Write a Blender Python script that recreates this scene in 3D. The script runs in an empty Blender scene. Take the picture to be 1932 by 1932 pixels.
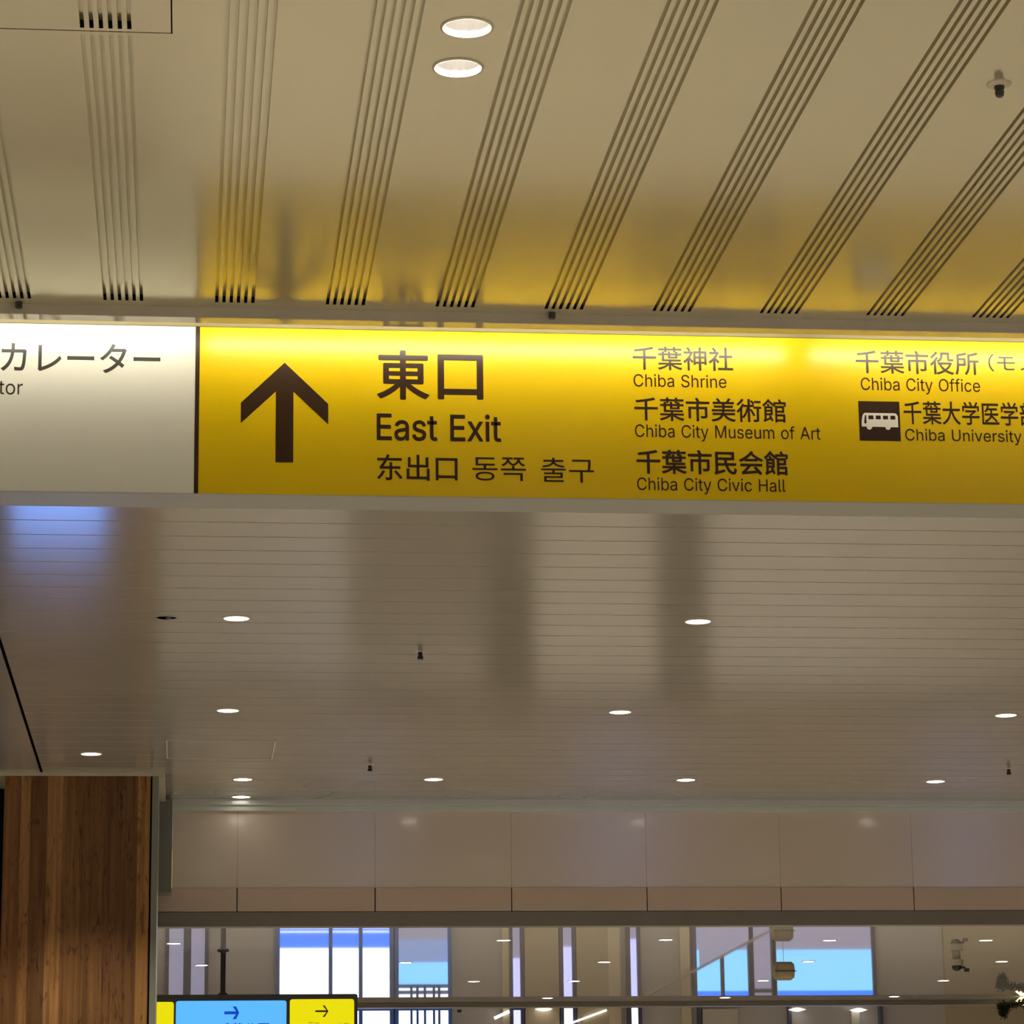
import bpy, bmesh, json, math, random
from mathutils import Matrix, Vector
random.seed(7)
C = bpy.context.scene.collection
EYE = 1.55                      # camera height above the floor; heights below are metres above the floor
CEIL = EYE + 2.33

# ------------------------------------------------------------------ camera, world, exposure
cam_data = bpy.data.cameras.new('camera')
cam_data.sensor_width = 36.0
cam_data.lens = 104.8513
cam_data.clip_end = 200
cam = bpy.data.objects.new('camera', cam_data)
C.objects.link(cam)
r = Vector((0.9941927489814073, -0.1068983323076707, -0.012390497271341202))
u = Vector((-0.012431531465932212, -0.22845245463220087, 0.973475697178894))
w = Vector((0.1068935680862223, 0.9676684465881694, 0.22845468386407652))
cam.matrix_world = Matrix(((r.x, u.x, -w.x, 0), (r.y, u.y, -w.y, 0), (r.z, u.z, -w.z, EYE), (0, 0, 0, 1)))
bpy.context.scene.camera = cam

world = bpy.data.worlds.new('world')
bpy.context.scene.world = world
world.use_nodes = True
bg = world.node_tree.nodes['Background']
bg.inputs[0].default_value = (1.0, 0.90, 0.76, 1)
bg.inputs[1].default_value = 0.20

vs = bpy.context.scene.view_settings
vs.view_transform = 'Standard'
vs.look = 'None'
vs.gamma = 1
vs.use_curve_mapping = False
vs.exposure = 0.0

SPOT_W = 185.0                   # one recessed ceiling lamp
TUBE = 38.0                     # radiance of the strip lamps over the sign


# ------------------------------------------------------------------ materials
def mat(name, col, rough=0.5, spec=0.5, metal=0.0, emit=None, strength=0.0, ior=1.5, coat=0.0, coat_rough=0.05):
    m = bpy.data.materials.new(name)
    m.use_nodes = True
    b = m.node_tree.nodes['Principled BSDF']
    b.inputs['Base Color'].default_value = (*col, 1)
    b.inputs['Roughness'].default_value = rough
    b.inputs['Specular IOR Level'].default_value = spec
    b.inputs['Metallic'].default_value = metal
    b.inputs['IOR'].default_value = ior
    b.inputs['Coat Weight'].default_value = coat
    b.inputs['Coat Roughness'].default_value = coat_rough
    if emit:
        b.inputs['Emission Color'].default_value = (*emit, 1)
        b.inputs['Emission Strength'].default_value = strength
    return m


def vary(m, scale, amount, stretch=(1, 1, 1), detail=3.0):
    """gentle procedural unevenness of a finish: noise drives base colour and roughness"""
    nt = m.node_tree
    b = nt.nodes['Principled BSDF']
    col = tuple(b.inputs['Base Color'].default_value)
    rgh = b.inputs['Roughness'].default_value
    tc = nt.nodes.new('ShaderNodeTexCoord')
    mp = nt.nodes.new('ShaderNodeMapping')
    mp.inputs['Scale'].default_value = stretch
    nz = nt.nodes.new('ShaderNodeTexNoise')
    nz.inputs['Scale'].default_value = scale
    nz.inputs['Detail'].default_value = detail
    rp = nt.nodes.new('ShaderNodeValToRGB')
    rp.color_ramp.elements[0].position = 0.3
    rp.color_ramp.elements[1].position = 0.7
    rp.color_ramp.elements[0].color = tuple(c * (1 - amount) for c in col[:3]) + (1,)
    rp.color_ramp.elements[1].color = tuple(min(1, c * (1 + amount)) for c in col[:3]) + (1,)
    nt.links.new(tc.outputs['Object'], mp.inputs['Vector'])
    nt.links.new(mp.outputs[0], nz.inputs['Vector'])
    nt.links.new(nz.outputs['Fac'], rp.inputs[0])
    nt.links.new(rp.outputs[0], b.inputs['Base Color'])
    mr = nt.nodes.new('ShaderNodeMapRange')
    mr.inputs['To Min'].default_value = rgh * 0.9
    mr.inputs['To Max'].default_value = rgh * 1.1
    nt.links.new(nz.outputs['Fac'], mr.inputs['Value'])
    nt.links.new(mr.outputs[0], b.inputs['Roughness'])
    return m


def wood_mat():
    m = bpy.data.materials.new('cedar_boards')
    m.use_nodes = True
    nt = m.node_tree
    b = nt.nodes['Principled BSDF']
    b.inputs['Roughness'].default_value = 0.55
    b.inputs['Specular IOR Level'].default_value = 0.3
    tc = nt.nodes.new('ShaderNodeTexCoord')
    # long straight grain
    mp = nt.nodes.new('ShaderNodeMapping')
    mp.inputs['Scale'].default_value = (26, 26, 0.9)
    n1 = nt.nodes.new('ShaderNodeTexNoise')
    n1.inputs['Scale'].default_value = 1.6
    n1.inputs['Detail'].default_value = 6
    n1.inputs['Distortion'].default_value = 0.5
    # cathedral flecks
    mp2 = nt.nodes.new('ShaderNodeMapping')
    mp2.inputs['Scale'].default_value = (30, 30, 7)
    n2 = nt.nodes.new('ShaderNodeTexNoise')
    n2.inputs['Scale'].default_value = 1.0
    n2.inputs['Detail'].default_value = 3
    n2.inputs['Distortion'].default_value = 1.5
    at = nt.nodes.new('ShaderNodeObjectInfo')
    rp = nt.nodes.new('ShaderNodeValToRGB')
    e = rp.color_ramp.elements
    e[0].position = 0.32
    e[0].color = (0.20, 0.088, 0.024, 1)
    e[1].position = 0.70
    e[1].color = (0.385, 0.20, 0.067, 1)
    r2 = nt.nodes.new('ShaderNodeValToRGB')
    r2.color_ramp.elements[0].position = 0.30
    r2.color_ramp.elements[0].color = (0.40, 0.30, 0.24, 1)
    r2.color_ramp.elements[1].position = 0.44
    r2.color_ramp.elements[1].color = (1, 1, 1, 1)
    mx = nt.nodes.new('ShaderNodeMix')
    mx.data_type = 'RGBA'
    mx.blend_type = 'MULTIPLY'
    mx.inputs[0].default_value = 0.85
    vc = nt.nodes.new('ShaderNodeVertexColor')
    vc.layer_name = 'board'
    m2 = nt.nodes.new('ShaderNodeMix')
    m2.data_type = 'RGBA'
    m2.blend_type = 'MULTIPLY'
    m2.inputs[0].default_value = 1.0
    L = nt.links.new
    L(tc.outputs['Object'], mp.inputs[0]); L(mp.outputs[0], n1.inputs['Vector']); L(n1.outputs['Fac'], rp.inputs[0])
    L(tc.outputs['Object'], mp2.inputs[0]); L(mp2.outputs[0], n2.inputs['Vector']); L(n2.outputs['Fac'], r2.inputs[0])
    L(rp.outputs[0], mx.inputs[6]); L(r2.outputs[0], mx.inputs[7])
    L(mx.outputs[2], m2.inputs[6]); L(vc.outputs[0], m2.inputs[7])
    L(m2.outputs[2], b.inputs['Base Color'])
    return m


M = {}
M['panel'] = vary(mat('beige_metal_panel', (0.625, 0.575, 0.395), rough=0.185, metal=0.5, ior=2.4), 1.3, 0.03)
M['plank'] = vary(mat('grey_metal_plank', (0.33, 0.295, 0.235), rough=0.15, ior=1.7), 1.3, 0.03)
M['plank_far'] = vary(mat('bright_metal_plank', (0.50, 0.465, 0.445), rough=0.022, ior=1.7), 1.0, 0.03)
M['dark'] = mat('dark_void', (0.006, 0.005, 0.004), rough=0.9, spec=0.1)
M['trim'] = vary(mat('grey_trim', (0.52, 0.475, 0.36), rough=0.35), 6, 0.04)
M['gloss_trim'] = mat('glossy_trim', (0.50, 0.46, 0.36), rough=0.10, ior=2.3)
M['cornice'] = mat('grey_green_metal', (0.60, 0.63, 0.56), rough=0.2, ior=1.9)
M['steel'] = mat('grey_green_paint', (0.20, 0.205, 0.165), rough=0.45)
M['top_frame'] = mat('bronze_edge', (0.20, 0.17, 0.09), rough=0.5, spec=0.2)
M['housing'] = vary(mat('light_grey_paint', (0.33, 0.325, 0.275), rough=0.4), 8, 0.04)
M['charcoal'] = mat('charcoal_block', (0.12, 0.108, 0.09), rough=0.6)
M['taupe'] = mat('taupe_block', (0.34, 0.31, 0.265), rough=0.6)
M['bulk'] = vary(mat('taupe_panel', (0.66, 0.57, 0.475), rough=0.13, ior=1.8), 0.8, 0.03)
M['bulk_low'] = vary(mat('brown_panel', (0.57, 0.45, 0.355), rough=0.30, ior=1.5), 0.8, 0.03)
M['lintel'] = mat('dark_bronze', (0.20, 0.175, 0.14), rough=0.45)
M['floor'] = vary(mat('pale_stone_floor', (0.50, 0.46, 0.39), rough=0.45), 0.6, 0.06)
M['wall'] = vary(mat('warm_grey_wall', (0.36, 0.31, 0.25), rough=0.6), 0.5, 0.05)
M['wall_pale'] = vary(mat('pale_grey_wall', (0.65, 0.62, 0.61), rough=0.6), 0.5, 0.05)
M['wall_beige'] = mat('beige_wall', (0.62, 0.53, 0.37), rough=0.5)
M['frame_glare'] = mat('glare_blue_frame', (0.10, 0.24, 0.75), rough=0.4)  # blue glare of the backlit bars put into the base colour
M['wall_light'] = mat('cream_wall', (0.80, 0.70, 0.50), rough=0.5)
M['white_face'] = mat('white_sign_face', (0.60, 0.59, 0.505), rough=0.27, spec=0.33)
M['yellow_face'] = mat('yellow_sign_face', (0.64, 0.44, 0.001), rough=0.27, spec=0.33)
M['ink'] = mat('dark_brown_ink', (0.033, 0.015, 0.005), rough=0.29, spec=0.33)
M['ink_grey'] = mat('dark_grey_ink', (0.035, 0.030, 0.024), rough=0.29, spec=0.33)
M['white_ink'] = mat('white_vinyl', (0.74, 0.70, 0.60), rough=0.25)
M['tube'] = mat('strip_lamp', (1, 1, 1), emit=(1.0, 0.93, 0.78), strength=TUBE)
M['cove'] = mat('cove_white', (0.6, 0.57, 0.5), rough=0.6)
M['reflector'] = mat('lamp_reflector', (0.72, 0.70, 0.67), rough=0.2, metal=0.3)
M['lamp'] = mat('lamp_disc', (1, 1, 1), emit=(1.0, 0.94, 0.82), strength=9.0)
M['lamp_deep'] = mat('deep_lamp_disc', (1, 1, 1), emit=(1.0, 0.95, 0.88), strength=6.5)
M['lamp_soft'] = mat('soft_lamp', (1, 1, 1), emit=(1.0, 0.95, 0.86), strength=1.4)
M['ring'] = mat('lamp_ring', (0.55, 0.50, 0.38), rough=0.35)
M['black'] = mat('black_plastic', (0.012, 0.011, 0.010), rough=0.35)
M['grey_dark'] = mat('dark_grey_plastic', (0.05, 0.045, 0.04), rough=0.4)
M['off_white'] = mat('off_white_plastic', (0.55, 0.50, 0.38), rough=0.4)
M['beige_box'] = mat('beige_grille', (0.42, 0.34, 0.22), rough=0.6)
M['wood'] = wood_mat()
M['lit_yellow'] = mat('backlit_yellow', (0.6, 0.55, 0.0), rough=0.4, emit=(0.80, 0.72, 0.0), strength=0.85)
M['lit_blue'] = mat('backlit_blue', (0.1, 0.3, 0.6), rough=0.4, emit=(0.085, 0.46, 1.0), strength=0.95)
M['ink_blue'] = mat('blue_ink', (0.0, 0.03, 0.35), rough=0.5, emit=(0.0, 0.07, 0.65), strength=0.7)
M['ink_olive'] = mat('olive_ink', (0.05, 0.04, 0.0), rough=0.5)
M['ink_yellow_soft'] = mat('soft_ink', (0.10, 0.09, 0.0), rough=0.5, emit=(0.55, 0.47, 0.0), strength=0.7)
M['frame'] = mat('blue_grey_frame', (0.11, 0.12, 0.20), rough=0.4)
M['pane_white'] = mat('daylit_white', (0.8, 0.85, 0.9), emit=(0.88, 0.96, 1.0), strength=2.2)
M['pane_blue'] = mat('daylit_blue', (0.1, 0.2, 0.5), emit=(0.015, 0.13, 1.0), strength=2.2)
M['pane_sky'] = mat('daylit_sky', (0.2, 0.3, 0.5), emit=(0.17, 0.50, 1.0), strength=1.9)
M['pane_haze'] = mat('daylit_haze', (0.3, 0.35, 0.5), emit=(0.46, 0.43, 0.62), strength=0.6)
M['pane_dim'] = mat('daylit_dim', (0.3, 0.35, 0.5), emit=(0.26, 0.42, 0.85), strength=0.8)
M['pane_lavender'] = mat('daylit_lavender', (0.4, 0.4, 0.55), emit=(0.50, 0.52, 1.0), strength=1.6)
M['pane_day'] = mat('daylit_rear', (0.2, 0.3, 0.5), emit=(0.32, 0.42, 1.0), strength=3.5)
M['screen'] = mat('blue_screen', (0.02, 0.03, 0.1), rough=0.2, emit=(0.16, 0.36, 1.0), strength=5.2)
M['leaf'] = mat('garland_green', (0.035, 0.05, 0.016), rough=0.6)
M['bulb'] = mat('warm_bulb', (1, 0.9, 0.5), emit=(1.0, 0.86, 0.38), strength=4.0)


# ------------------------------------------------------------------ helpers
def obj(name, bm, mats, parent=None, smooth=False):
    me = bpy.data.meshes.new(name)
    bm.normal_update()
    bm.to_mesh(me)
    bm.free()
    for m in (mats if isinstance(mats, (list, tuple)) else [mats]):
        me.materials.append(m)
    if smooth:
        for f in me.polygons:
            f.use_smooth = True
    o = bpy.data.objects.new(name, me)
    C.objects.link(o)
    if parent:
        o.parent = parent
        o.matrix_parent_inverse = Matrix.Translation(-Vector(parent.location))
    return o


def tag(o, label, cat, group=None):
    o['label'] = label
    o['category'] = cat
    if group:
        o['group'] = group
    return o


def struct(o, label=None):
    o['kind'] = 'structure'
    if label:
        o['label'] = label
    return o


def empty(name, loc):
    o = bpy.data.objects.new(name, None)
    o.empty_display_size = 0.1
    o.location = loc
    C.objects.link(o)
    return o


def add_box(bm, x0, x1, y0, y1, z0, z1, mi=0):
    v = [bm.verts.new((x, y, z)) for x in (x0, x1) for y in (y0, y1) for z in (z0, z1)]
    for q in ((0, 1, 3, 2), (4, 6, 7, 5), (0, 4, 5, 1), (2, 3, 7, 6), (0, 2, 6, 4), (1, 5, 7, 3)):
        f = bm.faces.new([v[i] for i in q])
        f.material_index = mi
    return bm


def box(x0, x1, y0, y1, z0, z1, bevel=0.0):
    bm = add_box(bmesh.new(), x0, x1, y0, y1, z0, z1)
    if bevel:
        bmesh.ops.bevel(bm, geom=list(bm.edges), offset=bevel, segments=2, affect='EDGES')
    return bm


def lathe(bm, prof, cx=0, cy=0, cz=0, n=32, mi=0):
    """prof: list of (radius, z)"""
    rows = []
    for rad, z in prof:
        if rad < 1e-6:
            rows.append([bm.verts.new((cx, cy, cz + z))])
        else:
            rows.append([bm.verts.new((cx + rad * math.cos(2 * math.pi * i / n), cy + rad * math.sin(2 * math.pi * i / n), cz + z)) for i in range(n)])
    for a, b in zip(rows, rows[1:]):
        for i in range(n):
            j = (i + 1) % n
            if len(a) == 1 and len(b) == 1:
                continue
            if len(a) == 1:
                f = bm.faces.new((a[0], b[i], b[j]))
            elif len(b) == 1:
                f = bm.faces.new((a[i], b[0], a[j]))
            else:
                f = bm.faces.new((a[i], b[i], b[j], a[j]))
            f.material_index = mi
    return bm


def prism(pts, y0, y1):
    """polygon in x,z with thickness along y"""
    bm = bmesh.new()
    a = [bm.verts.new((x, y0, z)) for x, z in pts]
    b = [bm.verts.new((x, y1, z)) for x, z in pts]
    bm.faces.new(a)
    bm.faces.new(list(reversed(b)))
    n = len(pts)
    for i in range(n):
        j = (i + 1) % n
        bm.faces.new((a[j], a[i], b[i], b[j]))
    bmesh.ops.recalc_face_normals(bm, faces=bm.faces)
    return bm


def rounded_rect(x0, x1, z0, z1, rad, n=5):
    pts = []
    for cx, cz, a0 in ((x1 - rad, z1 - rad, 0), (x0 + rad, z1 - rad, 90), (x0 + rad, z0 + rad, 180), (x1 - rad, z0 + rad, 270)):
        for i in range(n + 1):
            a = math.radians(a0 + 90 * i / n)
            pts.append((cx + rad * math.cos(a), cz + rad * math.sin(a)))
    return pts


def quad(bm, a, b, c, d, mi=0):
    f = bm.faces.new([bm.verts.new(p) for p in (a, b, c, d)])
    f.material_index = mi
    return f


def rect_hole(bm, x0, x1, y0, y1, z, holes, n=32):
    """flat rectangle with round holes stacked along y; holes: [(cx, cy, r)]"""
    holes = sorted(holes, key=lambda h: h[1])
    cuts = [y0] + [(holes[i][1] + holes[i + 1][1]) / 2 for i in range(len(holes) - 1)] + [y1]
    for (cx, cy, rad), ya, yb in zip(holes, cuts, cuts[1:]):
        angs = [2 * math.pi * i / n for i in range(n)] + [math.atan2(b - cy, a - cx) % (2 * math.pi) for a in (x0, x1) for b in (ya, yb)]
        angs = sorted(set(round(a, 6) for a in angs))
        inner, outer = [], []
        for a in angs:
            c, s = math.cos(a), math.sin(a)
            t = min(((x1 if c > 0 else x0) - cx) / c if abs(c) > 1e-9 else 1e9, ((yb if s > 0 else ya) - cy) / s if abs(s) > 1e-9 else 1e9)
            inner.append(bm.verts.new((cx + rad * c, cy + rad * s, z)))
            outer.append(bm.verts.new((cx + t * c, cy + t * s, z)))
        for i in range(len(angs)):
            j = (i + 1) % len(angs)
            bm.faces.new((inner[i], inner[j], outer[j], outer[i]))


def text_mesh(body, bold=0.0, depth=0.0006):
    cu = bpy.data.curves.new('t', 'FONT')
    cu.body = body
    cu.size = 1.0
    cu.offset = bold
    cu.resolution_u = 6
    o = bpy.data.objects.new('t', cu)
    C.objects.link(o)
    bpy.context.view_layer.update()
    me = bpy.data.meshes.new_from_object(o.evaluated_get(bpy.context.evaluated_depsgraph_get()))
    bpy.data.objects.remove(o)
    bpy.data.curves.remove(cu)
    return me


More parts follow.
